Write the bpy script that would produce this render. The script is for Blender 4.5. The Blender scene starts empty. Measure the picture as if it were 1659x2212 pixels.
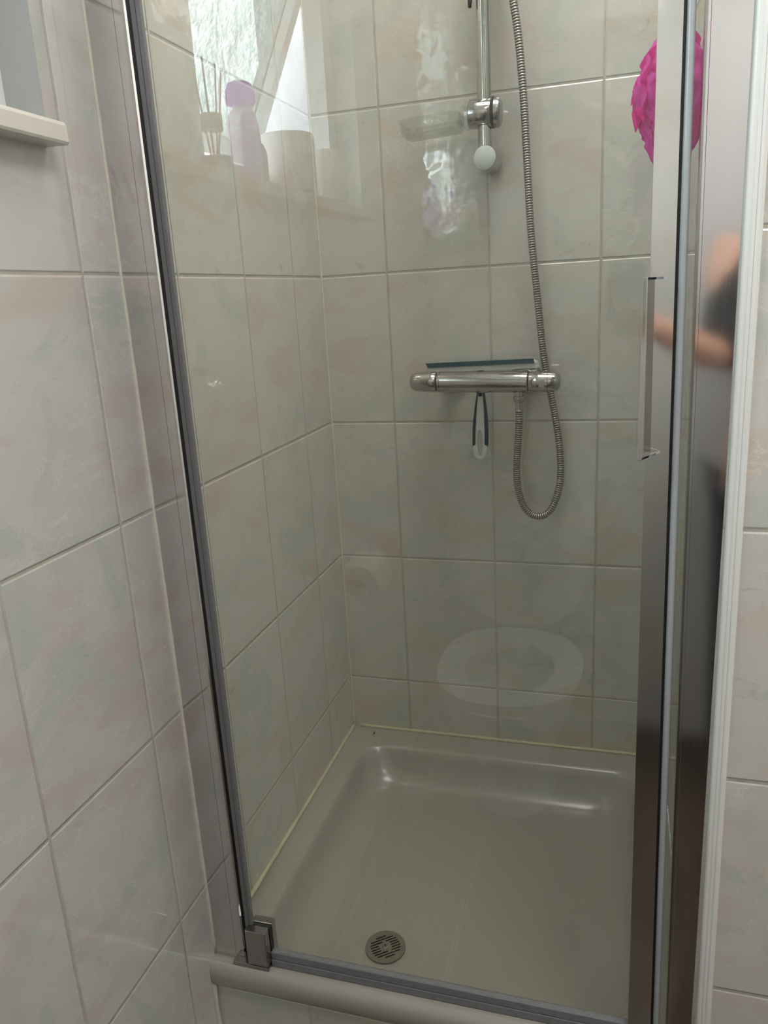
import bpy, bmesh, math, random
from mathutils import Vector, Matrix, noise

random.seed(7)
SC = bpy.context.scene
COL = SC.collection
PI = math.pi

# ------------------------------------------------------------------ camera
CAM_LOC = Vector((0.59170509, -1.56142258, 1.15542041))
CAM_R = Vector((0.95786388, 0.28180248, -0.05553506))
CAM_U = Vector((-0.02425437, 0.27202139, 0.96198549))
CAM_F = Vector((-0.28619662, 0.92010419, -0.26739441))
cam_data = bpy.data.cameras.new('camera')
cam = bpy.data.objects.new('camera', cam_data)
COL.objects.link(cam)
m = Matrix((( CAM_R.x, CAM_U.x, -CAM_F.x, CAM_LOC.x),
            ( CAM_R.y, CAM_U.y, -CAM_F.y, CAM_LOC.y),
            ( CAM_R.z, CAM_U.z, -CAM_F.z, CAM_LOC.z),
            ( 0, 0, 0, 1)))
cam.matrix_world = m
cam_data.sensor_fit = 'VERTICAL'
cam_data.sensor_height = 24.0
cam_data.lens = 1682.48 / 2212.0 * 24.0
cam_data.clip_start = 0.002
cam_data.clip_end = 50
SC.camera = cam

# ------------------------------------------------------------------ world (overcast sky seen only through the window)
world = bpy.data.worlds.new('overcast_sky')
SC.world = world
world.use_nodes = True
wn = world.node_tree
wn.nodes.clear()
wo = wn.nodes.new('ShaderNodeOutputWorld')
wb = wn.nodes.new('ShaderNodeBackground')
wc = wn.nodes.new('ShaderNodeTexCoord')
ws = wn.nodes.new('ShaderNodeSeparateXYZ')
wr = wn.nodes.new('ShaderNodeMapRange')
wr.inputs['From Min'].default_value = -0.15
wr.inputs['From Max'].default_value = 0.25
wr.inputs['To Min'].default_value = 3.0
wr.inputs['To Max'].default_value = 10.5
wn.links.new(wc.outputs['Generated'], ws.inputs[0])
wn.links.new(ws.outputs['Z'], wr.inputs['Value'])
wn.links.new(wr.outputs[0], wb.inputs['Strength'])
wb.inputs['Color'].default_value = (0.90, 0.965, 1.0, 1)
wn.links.new(wb.outputs[0], wo.inputs[0])

# window portal and two added fill lights
def area(name, loc, rot, sx, sy, power, color, portal=False):
    l = bpy.data.lights.new(name, 'AREA')
    l.shape = 'RECTANGLE'; l.size = sx; l.size_y = sy
    l.energy = power; l.color = color
    o = bpy.data.objects.new(name, l); COL.objects.link(o)
    o.location = loc; o.rotation_euler = rot
    if portal: l.cycles.is_portal = True
    return o
area('window_portal', (-0.135, -1.30, 1.74), (0, -PI/2, 0), 1.0, 1.2, 1, (1, 1, 1), True)
area('ceiling_fill', (1.15, -1.35, 2.28), (0, 0, 0), 0.6, 0.6, 3.6, (1.0, 0.96, 0.92))  # soft fill added from above, no lamp known in the room
area('shower_fill', (0.52, -0.44, 2.33), (0, 0, 0), 0.45, 0.45, 1.8, (1.0, 0.96, 0.92))  # fill added to lift the shower, not a physical lamp

SC.view_settings.view_transform = 'Standard'
SC.view_settings.look = 'None'
SC.view_settings.exposure = 1.88
SC.view_settings.gamma = 1.0
SC.view_settings.use_curve_mapping = False
SC.cycles.use_denoising = True
SC.cycles.max_bounces = 14
SC.cycles.diffuse_bounces = 6
SC.cycles.glossy_bounces = 6
SC.cycles.transmission_bounces = 8
SC.cycles.transparent_max_bounces = 24
SC.cycles.caustics_reflective = False
SC.cycles.caustics_refractive = False
SC.cycles.sample_clamp_indirect = 6.0

# ------------------------------------------------------------------ material helpers
def new_mat(name):
    mt = bpy.data.materials.new(name)
    mt.use_nodes = True
    nt = mt.node_tree
    return mt, nt, nt.nodes['Principled BSDF'], nt.nodes['Material Output']

def simple(name, color, rough=0.4, metal=0.0, noise_scale=20, noise_amt=0.06, bump=0.0, **kw):
    mt, nt, p, out = new_mat(name)
    tc = nt.nodes.new('ShaderNodeTexCoord')
    nz = nt.nodes.new('ShaderNodeTexNoise'); nz.inputs['Scale'].default_value = noise_scale
    nz.inputs['Detail'].default_value = 3
    nt.links.new(tc.outputs['Object'], nz.inputs['Vector'])
    mx = nt.nodes.new('ShaderNodeMix'); mx.data_type = 'RGBA'
    mx.inputs[6].default_value = (*[c*(1-noise_amt) for c in color], 1)
    mx.inputs[7].default_value = (*[min(1, c*(1+noise_amt)) for c in color], 1)
    nt.links.new(nz.outputs['Fac'], mx.inputs[0])
    nt.links.new(mx.outputs[2], p.inputs['Base Color'])
    p.inputs['Roughness'].default_value = rough
    p.inputs['Metallic'].default_value = metal
    if bump:
        b = nt.nodes.new('ShaderNodeBump'); b.inputs['Distance'].default_value = bump
        nt.links.new(nz.outputs['Fac'], b.inputs['Height'])
        nt.links.new(b.outputs[0], p.inputs['Normal'])
    for k, v in kw.items():
        p.inputs[k.replace('_', ' ')].default_value = v
    return mt

class NB:
    """tiny node builder"""
    def __init__(s, nt): s.nt = nt
    def val(s, sock, x):
        if isinstance(x, (int, float)): sock.default_value = x
        else: s.nt.links.new(x, sock)
    def math(s, op, a, b=None, c=None, clamp=False):
        n = s.nt.nodes.new('ShaderNodeMath'); n.operation = op; n.use_clamp = clamp
        s.val(n.inputs[0], a)
        if b is not None: s.val(n.inputs[1], b)
        if c is not None: s.val(n.inputs[2], c)
        return n.outputs[0]
    def smooth(s, x, a, b):
        n = s.nt.nodes.new('ShaderNodeMapRange'); n.interpolation_type = 'SMOOTHSTEP'
        s.val(n.inputs['Value'], x)
        n.inputs['From Min'].default_value = a; n.inputs['From Max'].default_value = b
        return n.outputs[0]
    def noise(s, vec, scale, detail=2, rough=0.5, dist=0.0):
        n = s.nt.nodes.new('ShaderNodeTexNoise')
        s.nt.links.new(vec, n.inputs['Vector'])
        n.inputs['Scale'].default_value = scale; n.inputs['Detail'].default_value = detail
        n.inputs['Roughness'].default_value = rough; n.inputs['Distortion'].default_value = dist
        return n.outputs['Fac']
    def mix(s, f, a, b):
        n = s.nt.nodes.new('ShaderNodeMix'); n.data_type = 'RGBA'
        s.val(n.inputs[0], f)
        for i, x in ((6, a), (7, b)):
            if isinstance(x, tuple): n.inputs[i].default_value = (*x, 1)
            else: s.nt.links.new(x, n.inputs[i])
        return n.outputs[2]

def tile_mat(name, axis, u0, W, z0, H, wave=0.0004, base=(0.635, 0.63, 0.59), patch=(0.625, 0.56, 0.495), patch2=(0.565, 0.59, 0.55), grout=(0.50, 0.48, 0.42), grime=0.35, gl=0.0013):
    mt, nt, p, out = new_mat(name)
    B = NB(nt)
    tc = nt.nodes.new('ShaderNodeTexCoord')
    sp = nt.nodes.new('ShaderNodeSeparateXYZ')
    nt.links.new(tc.outputs['Object'], sp.inputs[0])
    u = B.math('DIVIDE', B.math('SUBTRACT', sp.outputs[axis], u0), W)
    v = B.math('DIVIDE', B.math('SUBTRACT', sp.outputs['Z'], z0), H)
    fu = B.math('FRACT', u); fv = B.math('FRACT', v)
    du = B.math('MULTIPLY', B.math('MINIMUM', fu, B.math('SUBTRACT', 1.0, fu)), W)
    dv = B.math('MULTIPLY', B.math('MINIMUM', fv, B.math('SUBTRACT', 1.0, fv)), H)
    d = B.math('MINIMUM', du, dv)
    # the print of each tile: marbled clouds, veins, shifted per tile
    idv = nt.nodes.new('ShaderNodeCombineXYZ')
    nt.links.new(B.math('FLOOR', u), idv.inputs[0]); nt.links.new(B.math('FLOOR', v), idv.inputs[1])
    idv.inputs[2].default_value = hash(name) % 17 if False else len(name)
    wn_ = nt.nodes.new('ShaderNodeTexWhiteNoise'); wn_.noise_dimensions = '3D'
    nt.links.new(idv.outputs[0], wn_.inputs['Vector'])
    loc = nt.nodes.new('ShaderNodeCombineXYZ')
    nt.links.new(B.math('MULTIPLY', fu, W), loc.inputs[0])
    nt.links.new(B.math('MULTIPLY', fv, H), loc.inputs[1])
    off = nt.nodes.new('ShaderNodeVectorMath'); off.operation = 'MULTIPLY_ADD'
    nt.links.new(wn_.outputs['Color'], off.inputs[0])
    off.inputs[1].default_value = (3, 3, 3)
    nt.links.new(loc.outputs[0], off.inputs[2])
    P = off.outputs[0]
    rot = nt.nodes.new('ShaderNodeMapping'); rot.inputs['Rotation'].default_value = (0, 0, math.radians(38))
    rot.inputs['Scale'].default_value = (1.0, 1.9, 1.0)
    nt.links.new(P, rot.inputs['Vector'])
    R_ = rot.outputs[0]
    n1 = B.noise(R_, 6.0, 3, 0.55, 0.6)
    n2 = B.noise(P, 9.0, 3, 0.6, 1.0)
    n3 = B.noise(R_, 11.0, 4, 0.6, 1.8)
    n4 = B.noise(R_, 4.5, 2, 0.5, 1.2)
    c = B.mix(B.smooth(n1, 0.48, 0.66), base, patch)
    c = B.mix(B.smooth(n2, 0.48, 0.68), c, patch2)
    vein = B.math('SUBTRACT', 1.0, B.smooth(B.math('ABSOLUTE', B.math('SUBTRACT', n3, 0.5)), 0.0, 0.012))
    vein = B.math('MULTIPLY', vein, B.smooth(n4, 0.50, 0.62))
    c = B.mix(B.math('MULTIPLY', vein, 0.5), c, (0.82, 0.78, 0.71))
    vd = B.math('SUBTRACT', 1.0, B.smooth(B.math('ABSOLUTE', B.math('SUBTRACT', n3, 0.57)), 0.0, 0.006))
    vd = B.math('MULTIPLY', vd, B.smooth(n2, 0.42, 0.5))
    c = B.mix(B.math('MULTIPLY', vd, 0.32), c, (0.38, 0.34, 0.28))
    spot = B.smooth(B.noise(R_, 16, 4, 0.65, 0.8), 0.64, 0.78)
    c = B.mix(B.math('MULTIPLY', spot, 0.55), c, (0.42, 0.36, 0.26))
    # grout with grime
    g = B.noise(tc.outputs['Object'], 22, 4, 0.7)
    gc = B.mix(B.math('MULTIPLY', B.smooth(g, 0.42, 0.72), grime), grout, (0.10, 0.08, 0.055))
    gmask = B.math('SUBTRACT', 1.0, B.smooth(d, gl*0.75, gl*1.2))
    c = B.mix(gmask, c, gc)
    nt.links.new(c, p.inputs['Base Color'])
    nt.links.new(B.math('ADD', 0.03, B.math('MULTIPLY', gmask, 0.6)), p.inputs['Roughness'])
    p.inputs['Specular IOR Level'].default_value = 0.85
    # pillowed edge + gentle wave of the glaze
    hgt = B.math('MULTIPLY', B.smooth(d, gl*0.8, gl*0.8+0.0028), 0.0011)
    wv = B.noise(P, 22.0, 1.0, 0.5, 0.6)
    wv2 = B.noise(P, 60.0, 1.0, 0.5, 0.0)
    hgt = B.math('ADD', hgt, B.math('MULTIPLY', wv, wave))
    hgt = B.math('ADD', hgt, B.math('MULTIPLY', wv2, wave*0.05))
    bp = nt.nodes.new('ShaderNodeBump'); bp.inputs['Distance'].default_value = 1.0
    nt.links.new(hgt, bp.inputs['Height'])
    nt.links.new(bp.outputs[0], p.inputs['Normal'])
    return mt

def clear_glass(name, tint, refl=2.0, ior=1.5, edge=None):
    mt, nt, p, out = new_mat(name)
    nt.nodes.remove(p)
    B = NB(nt)
    tr = nt.nodes.new('ShaderNodeBsdfTransparent')
    geo = nt.nodes.new('ShaderNodeNewGeometry')
    # tint is applied once, on the side the light enters
    tr.inputs[0].default_value = (*tint, 1)
    tr2 = nt.nodes.new('ShaderNodeBsdfTransparent')
    tr2.inputs[0].default_value = (1, 1, 1, 1)
    gl = nt.nodes.new('ShaderNodeBsdfGlossy'); gl.inputs['Roughness'].default_value = 0.0
    fr = nt.nodes.new('ShaderNodeFresnel'); fr.inputs['IOR'].default_value = ior
    f = B.math('MULTIPLY', fr.outputs[0], refl, clamp=True)
    m1 = nt.nodes.new('ShaderNodeMixShader')
    nt.links.new(f, m1.inputs[0]); nt.links.new(tr.outputs[0], m1.inputs[1]); nt.links.new(gl.outputs[0], m1.inputs[2])
    m2 = nt.nodes.new('ShaderNodeMixShader')
    nt.links.new(geo.outputs['Backfacing'], m2.inputs[0])
    nt.links.new(m1.outputs[0], m2.inputs[1]); nt.links.new(tr2.outputs[0], m2.inputs[2])
    nt.links.new(m2.outputs[0], out.inputs[0])
    return mt

def rain_glass(name):
    """obscure glass with running vertical streaks"""
    mt, nt, p, out = new_mat(name)
    nt.nodes.remove(p)
    B = NB(nt)
    tc = nt.nodes.new('ShaderNodeTexCoord')
    mp = nt.nodes.new('ShaderNodeMapping'); mp.inputs['Scale'].default_value = (1, 1.0, 0.10)
    nt.links.new(tc.outputs['Object'], mp.inputs['Vector'])
    n = B.noise(mp.outputs[0], 150, 3, 0.6, 0.9)
    st = B.smooth(n, 0.36, 0.62)
    mp2 = nt.nodes.new('ShaderNodeMapping'); mp2.inputs['Scale'].default_value = (1, 1.0, 0.25)
    nt.links.new(tc.outputs['Object'], mp2.inputs['Vector'])
    st2 = B.smooth(B.noise(mp2.outputs[0], 14, 3, 0.6, 0.4), 0.35, 0.7)
    c = B.mix(st, (0.20, 0.26, 0.26), (0.66, 0.68, 0.68))
    c = B.mix(B.math('MULTIPLY', st2, 0.35), c, (0.52, 0.60, 0.58))
    tr = nt.nodes.new('ShaderNodeBsdfTransparent')
    nt.links.new(c, tr.inputs[0])
    gl = nt.nodes.new('ShaderNodeBsdfGlossy'); gl.inputs['Roughness'].default_value = 0.15
    bp = nt.nodes.new('ShaderNodeBump'); bp.inputs['Distance'].default_value = 0.001
    nt.links.new(n, bp.inputs['Height']); nt.links.new(bp.outputs[0], gl.inputs['Normal'])
    ms = nt.nodes.new('ShaderNodeMixShader'); ms.inputs[0].default_value = 0.06
    nt.links.new(tr.outputs[0], ms.inputs[1]); nt.links.new(gl.outputs[0], ms.inputs[2])
    nt.links.new(ms.outputs[0], out.inputs[0])
    return mt

def chrome_mat(name, color=(0.78, 0.78, 0.79), rough=0.10, streak=True, dirt=0.0):
    mt, nt, p, out = new_mat(name)
    B = NB(nt)
    tc = nt.nodes.new('ShaderNodeTexCoord')
    mp = nt.nodes.new('ShaderNodeMapping'); mp.inputs['Scale'].default_value = (1, 1, 0.02 if streak else 1)
    nt.links.new(tc.outputs['Object'], mp.inputs['Vector'])
    n = B.noise(mp.outputs[0], 300 if streak else 40, 3, 0.6)
    n2 = B.noise(tc.outputs['Object'], 60, 4, 0.7)
    r = B.math('ADD', rough, B.math('MULTIPLY', n, 0.05))
    r = B.math('ADD', r, B.math('MULTIPLY', B.smooth(n2, 0.5, 0.8), dirt))
    nt.links.new(r, p.inputs['Roughness'])
    c = B.mix(B.math('MULTIPLY', B.smooth(n2, 0.5, 0.85), dirt), color, (0.45, 0.43, 0.38))
    nt.links.new(c, p.inputs['Base Color'])
    p.inputs['Metallic'].default_value = 1.0
    return mt

M = {}
H_ = 0.30; W_ = 0.20617; ROW1 = 1.19793
M['tile_back'] = tile_mat('tile_back_print', 'X', 0.14035, W_, ROW1, H_, wave=0.0011)
M['tile_left'] = tile_mat('tile_left_print', 'Y', -0.1443, W_, ROW1, H_, wave=0.0006)
M['tile_left_room'] = tile_mat('tile_left_room', 'Y', -0.1443-2*W_-0.0022, W_, ROW1, H_, wave=0.0006, base=(0.64, 0.63, 0.60), patch=(0.625, 0.55, 0.52), grime=0.22, grout=(0.53, 0.49, 0.43))
M['tile_right'] = tile_mat('tile_right_print', 'X', 0.7145, W_, ROW1, H_, wave=0.0006, base=(0.67, 0.65, 0.62), patch=(0.68, 0.595, 0.54), gl=0.0016, grime=0.25)
M['tile_inner'] = tile_mat('tile_inner', 'Y', -0.1443, W_, ROW1, H_, wave=0.0006)
M['tile_rear'] = tile_mat('tile_rear', 'X', 0.124, 0.25, ROW1+0.065, H_, wave=0.0003, grime=0.1)
M['tile_riser'] = tile_mat('tile_riser_print', 'X', 0.159, W_, -0.18, H_, wave=0.0004)
M['floor'] = tile_mat('floor_tile', 'X', 0.1, 0.33, 0.0, 0.33, wave=0.0002, base=(0.075, 0.055, 0.042), patch=(0.10, 0.07, 0.05), patch2=(0.06, 0.05, 0.04), grout=(0.03, 0.025, 0.02))
M['sealant'] = simple('silicone_sealant', (0.66, 0.64, 0.55), 0.35, noise_scale=30, noise_amt=0.12)
M['sealant_yellow'] = simple('aged_silicone', (0.60, 0.57, 0.42), 0.4, noise_scale=18, noise_amt=0.2)
M['enamel'] = simple('cream_acrylic', (0.41, 0.405, 0.36), 0.20, noise_scale=4, noise_amt=0.03)
M['upvc'] = simple('white_upvc', (0.80, 0.80, 0.81), 0.28, noise_amt=0.02)
M['sill'] = simple('painted_sill', (0.72, 0.69, 0.64), 0.35, noise_amt=0.03)
M['plaster'] = simple('reveal_plaster', (0.42, 0.45, 0.44), 0.6, noise_scale=60, noise_amt=0.04)
M['render_white'] = simple('white_render', (0.74, 0.77, 0.82), 0.9, noise_amt=0.03)
M['ceiling'] = simple('ceiling_paint', (0.80, 0.79, 0.77), 0.8, noise_amt=0.02)
M['chrome'] = chrome_mat('polished_aluminium', (0.74, 0.73, 0.73), 0.06)
M['chrome_satin'] = chrome_mat('satin_aluminium', (0.42, 0.41, 0.40), 0.16)
M['chrome_fit'] = chrome_mat('chrome_fittings', (0.48, 0.475, 0.46), 0.07, streak=False, dirt=0.25)
M['hose'] = chrome_mat('hose_steel', (0.58, 0.55, 0.52), 0.22, streak=False, dirt=0.3)
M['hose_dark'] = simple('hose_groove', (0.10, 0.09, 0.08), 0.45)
M['drain'] = chrome_mat('drain_steel', (0.33, 0.31, 0.26), 0.48, streak=False, dirt=0.4)
M['black_seal'] = simple('black_rubber', (0.012, 0.012, 0.014), 0.45)
M['grey_seal'] = simple('grey_pvc_seal', (0.17, 0.17, 0.185), 0.35, noise_scale=80, noise_amt=0.1)
M['clear_seal'] = simple('frosted_pvc_seal', (0.22, 0.22, 0.24), 0.3, noise_scale=120, noise_amt=0.2)
M['bead'] = simple('pale_grey_bead', (0.40, 0.43, 0.45), 0.22, noise_amt=0.04)
M['disc'] = simple('disc_painted_sheen', (0.60, 0.66, 0.64), 0.3, noise_scale=90, noise_amt=0.10)  # bright reflection on the chrome end face, put into a pale colour
M['white_trim'] = simple('white_trim_plastic', (0.82, 0.82, 0.80), 0.25, noise_amt=0.02)
M['glass'] = clear_glass('door_glass', (0.955, 0.965, 0.925), refl=1.8)
M['thin_clear'] = clear_glass('clear_acrylic', (0.86, 0.87, 0.83), refl=2.0)
M['rain'] = rain_glass('rain_glass')
M['pane'] = clear_glass('window_glass', (0.93, 0.97, 0.96))
M['teal'] = simple('teal_rubber', (0.004, 0.045, 0.060), 0.6, Specular_IOR_Level=0.2)
M['white_plastic'] = simple('white_plastic', (0.74, 0.76, 0.76), 0.3, noise_amt=0.02)
M['dark'] = simple('dark_hole', (0.01, 0.01, 0.01), 0.7)
M['ceramic'] = simple('white_ceramic', (0.78, 0.79, 0.78), 0.1, noise_amt=0.02)
M['paper'] = simple('tissue_paper', (0.88, 0.85, 0.80), 0.9, noise_scale=150, noise_amt=0.05, bump=0.0006)
M['card'] = simple('cardboard_core', (0.45, 0.36, 0.26), 0.9)
M['purple'] = simple('purple_plastic', (0.42, 0.16, 0.62), 0.3)
M['mauve'] = simple('mauve_label', (0.45, 0.25, 0.50), 0.4, noise_scale=25, noise_amt=0.3)
M['plum'] = simple('plum_bottle', (0.24, 0.15, 0.20), 0.35, noise_scale=30, noise_amt=0.3)
M['reed'] = simple('reed_wood', (0.45, 0.30, 0.20), 0.7)
M['collar'] = simple('cream_collar', (0.55, 0.52, 0.45), 0.5)
M['skin'] = simple('skin', (0.62, 0.36, 0.26), 0.5, noise_amt=0.06)
M['shirt'] = simple('black_cloth', (0.016, 0.020, 0.022), 0.8, noise_scale=15, noise_amt=0.3)
M['jeans'] = simple('dark_denim', (0.03, 0.035, 0.05), 0.9)
M['hair'] = simple('brown_hair', (0.05, 0.03, 0.02), 0.6)
M['phone'] = simple('sage_phone_case', (0.20, 0.25, 0.20), 0.35)
M['ring'] = simple('pale_ring_print', (0.72, 0.74, 0.74), 0.4)
M['lens'] = simple('lens_glass', (0.01, 0.01, 0.012), 0.1)
M['white_door'] = simple('painted_door', (0.66, 0.65, 0.64), 0.4, noise_amt=0.02)
M['insect'] = simple('insect_shell', (0.012, 0.009, 0.008), 0.5)

# pale liquid-filled bottle plastic
def translucent(name, color, alpha=0.35, tl=0.5):
    mt, nt, p, out = new_mat(name)
    B = NB(nt)
    nt.nodes.remove(p)
    tc = nt.nodes.new('ShaderNodeTexCoord')
    c = B.mix(B.noise(tc.outputs['Object'], 30, 4, 0.6), tuple(x*0.75 for x in color), tuple(min(1, x*1.15) for x in color))
    df = nt.nodes.new('ShaderNodeBsdfDiffuse'); tl_ = nt.nodes.new('ShaderNodeBsdfTranslucent')
    nt.links.new(c, df.inputs[0]); nt.links.new(c, tl_.inputs[0])
    a = nt.nodes.new('ShaderNodeMixShader'); a.inputs[0].default_value = tl
    nt.links.new(df.outputs[0], a.inputs[1]); nt.links.new(tl_.outputs[0], a.inputs[2])
    tr = nt.nodes.new('ShaderNodeBsdfTransparent')
    b = nt.nodes.new('ShaderNodeMixShader'); b.inputs[0].default_value = alpha
    nt.links.new(a.outputs[0], b.inputs[1]); nt.links.new(tr.outputs[0], b.inputs[2])
    nt.links.new(b.outputs[0], out.inputs[0])
    return mt
M['lilac_clear'] = translucent('lilac_clear_plastic', (0.80, 0.72, 0.86), 0.35)
M['cap_purple'] = translucent('purple_cap_plastic', (0.62, 0.22, 0.95), 0.0, 0.8)
M['puff'] = translucent('pink_netting', (1.0, 0.14, 0.60), 0.0, 0.35)
M['puff_dark'] = translucent('pink_netting_shade', (1.0, 0.07, 0.46), 0.0, 0.4)  # shading of the puff's folds, put into a deeper pink

# ------------------------------------------------------------------ mesh helpers
def link(name, bm, mat, parent=None, smooth=False, angle=None):
    me = bpy.data.meshes.new(name)
    bmesh.ops.recalc_face_normals(bm, faces=bm.faces[:])
    bm.to_mesh(me); bm.free()
    if isinstance(mat, (list, tuple)):
        for x in mat: me.materials.append(x)
    else: me.materials.append(mat)
    if smooth:
        for f in me.polygons: f.use_smooth = True
        if angle is not None:
            me.set_sharp_from_angle(angle=math.radians(angle))
    o = bpy.data.objects.new(name, me); COL.objects.link(o)
    if parent: o.parent = parent
    return o

def thing(name, label, cat, loc=(0, 0, 0), group=None):
    o = bpy.data.objects.new(name, None); COL.objects.link(o)
    o.location = loc; o.empty_display_size = 0.02
    o['label'] = label; o['category'] = cat
    if group: o['group'] = group
    o.matrix_world = Matrix.Translation(loc)
    return o

def adopt(child, root):
    """parts are modelled in world coordinates; keep them in place under the thing"""
    child.parent = root
    child.matrix_parent_inverse = Matrix.Translation(Vector(root.location)).inverted()
    return child

def part(name, bm, mat, root, smooth=False, angle=None, label=None):
    o = link(name, bm, mat, None, smooth, angle)
    if root.type == 'EMPTY': adopt(o, root)
    else:
        o.parent = root; 
    if label: o['label'] = label
    return o

def struct(name, bm, mat, label, smooth=False, angle=None):
    o = link(name, bm, mat, None, smooth, angle)
    o['kind'] = 'structure'; o['label'] = label; o['category'] = name.split('_')[0]
    return o

def box(bm, x0, x1, y0, y1, z0, z1, bevel=0.0, seg=2):
    g = bmesh.ops.create_cube(bm, size=1.0)
    vs = g['verts']
    for v in vs:
        v.co.x = x0 if v.co.x < 0 else x1
        v.co.y = y0 if v.co.y < 0 else y1
        v.co.z = z0 if v.co.z < 0 else z1
    if bevel:
        es = list({e for v in vs for e in v.link_edges})
        bmesh.ops.bevel(bm, geom=es, offset=bevel, segments=seg, affect='EDGES', profile=0.6)
    return bm

def bx(*a, **k): return box(bmesh.new(), *a, **k)

def prism_z(bm, prof, z0, z1, lean=0.0, zref=1.156):
    """closed profile in x,y extruded up; lean shifts x with height"""
    r = []
    for z in (z0, z1):
        dx = (zref - z) * lean
        r.append([bm.verts.new((x+dx, y, z)) for x, y in prof])
    n = len(prof)
    for i in range(n):
        j = (i+1) % n
        bm.faces.new((r[0][i], r[0][j], r[1][j], r[1][i]))
    bm.faces.new(r[0][::-1]); bm.faces.new(r[1])
    return bm

def frame_basis(d):
    d = d.normalized()
    up = Vector((0, 0, 1)) if abs(d.z) < 0.9 else Vector((1, 0, 0))
    a = d.cross(up).normalized(); b = a.cross(d).normalized()
    return a, b

def tube(bm, pts, rad, seg=16, cap=True, radf=None):
    """tube along a list of Vectors; radf(i) overrides the radius"""
    rings = []
    a = None
    for i, p in enumerate(pts):
        t = (pts[min(i+1, len(pts)-1)] - pts[max(i-1, 0)]).normalized()
        if a is None:
            a, _b = frame_basis(t); b = t.cross(a)
        else:
            a = (a - t * a.dot(t)).normalized(); b = t.cross(a)
        r = radf(i) if radf else rad
        rings.append([bm.verts.new(p + a*math.cos(k*2*PI/seg)*r + b*math.sin(k*2*PI/seg)*r) for k in range(seg)])
    for q in range(len(rings)-1):
        for k in range(seg):
            l = (k+1) % seg
            bm.faces.new((rings[q][k], rings[q][l], rings[q+1][l], rings[q+1][k]))
    if cap:
        bm.faces.new(rings[0][::-1]); bm.faces.new(rings[-1])
    return bm

def lathe(bm, origin, axis, prof, seg=32, sx=1.0, sy=1.0):
    """prof: list of (radius, distance along axis)"""
    axis = Vector(axis).normalized(); a, b = frame_basis(axis)
    rings = []
    for r, h in prof:
        c = Vector(origin) + axis*h
        if r < 1e-6: rings.append([bm.verts.new(c)])
        else: rings.append([bm.verts.new(c + a*math.cos(k*2*PI/seg)*r*sx + b*math.sin(k*2*PI/seg)*r*sy) for k in range(seg)])
    for q in range(len(rings)-1):
        A, Bq = rings[q], rings[q+1]
        for k in range(seg):
            l = (k+1) % seg
            if len(A) == 1 and len(Bq) > 1: bm.faces.new((A[0], Bq[l], Bq[k]))
            elif len(Bq) == 1 and len(A) > 1: bm.faces.new((A[k], A[l], Bq[0]))
            elif len(A) > 1: bm.faces.new((A[k], A[l], Bq[l], Bq[k]))
    if len(rings[0]) > 1: bm.faces.new(rings[0][::-1])
    if len(rings[-1]) > 1: bm.faces.new(rings[-1])
    return bm

def catmull(pts, n=12):
    P = [Vector(p) for p in pts]
    P = [P[0]*2-P[1]] + P + [P[-1]*2-P[-2]]
    out = []
    for i in range(1, len(P)-2):
        p0, p1, p2, p3 = P[i-1:i+3]
        for k in range(n):
            t = k/n
            out.append(0.5*((2*p1)+(p2-p0)*t+(2*p0-5*p1+4*p2-p3)*t*t+(3*p1-p0-3*p2+p3)*t**3))
    out.append(P[-2])
    return out

def resample(pts, step):
    out = [pts[0].copy()]; acc = 0.0
    for i in range(len(pts)-1):
        a, b = pts[i], pts[i+1]; L = (b-a).length
        if L == 0: continue
        s = step - acc
        while s <= L:
            out.append(a.lerp(b, s/L)); s += step
        acc = (acc + L) % step
    return out

# ================================================================== STRUCTURE
FL = -0.20      # floor level
CE = 2.35       # ceiling level
RX = 0.70       # inner right wall of the shower
FY = -0.7096    # face of the wall right of the door
RY = -2.15      # rear wall
EX = 1.75       # east wall

struct('floor', bx(-0.02, EX, RY, -0.66, FL-0.04, FL), M['floor'], 'dark brown tiled bathroom floor')
struct('ceiling', bx(-0.25, EX, RY-0.1, 0.1, CE, CE+0.05), M['ceiling'], 'plain white ceiling')
struct('wall_back', bx(-0.10, EX, 0.0, 0.10, FL, CE), M['tile_back'], 'marbled beige tiled wall at the back of the shower')
# left wall, shower part
struct('wall_left', bx(-0.10, 0.0, -0.6875, 0.0, FL, CE), M['tile_left'], 'marbled beige tiled wall left inside the shower')
# left wall, room part, with the window opening
WY0, WY1, WZ0, WZ1 = -1.70, -0.787, 1.335, 2.12
bm = bmesh.new()
box(bm, -0.10, 0.0, WY1, -0.6875, FL, CE)
box(bm, -0.10, 0.0, RY, WY0, FL, CE)
box(bm, -0.10, 0.0, WY0, WY1, FL, WZ0)
box(bm, -0.10, 0.0, WY0, WY1, WZ1, CE)
struct('wall_left_outer', bm, M['tile_left_room'], 'marbled beige tiled wall left of the shower door under the window')
# outer leaf of that wall so that daylight only comes through the window
bm = bmesh.new()
box(bm, -0.118, -0.101, WY1+0.001, 0.10, FL, CE)
box(bm, -0.118, -0.101, RY-0.1, WY0-0.001, FL, CE)
box(bm, -0.118, -0.101, WY0-0.001, WY1+0.001, FL, WZ0-0.001)
box(bm, -0.118, -0.101, WY0-0.001, WY1+0.001, WZ1+0.001, CE)
struct('wall_exterior', bm, M['plaster'], 'outer leaf of the wall around the window')
# pale wall added outside so the window gap reflects dimmer than sky
struct('wall_sky_screen', bx(-0.25, -0.119, -2.05, -1.735, FL, CE), M['render_white'], 'added pale wall dimming the sky in the window gap')
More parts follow.
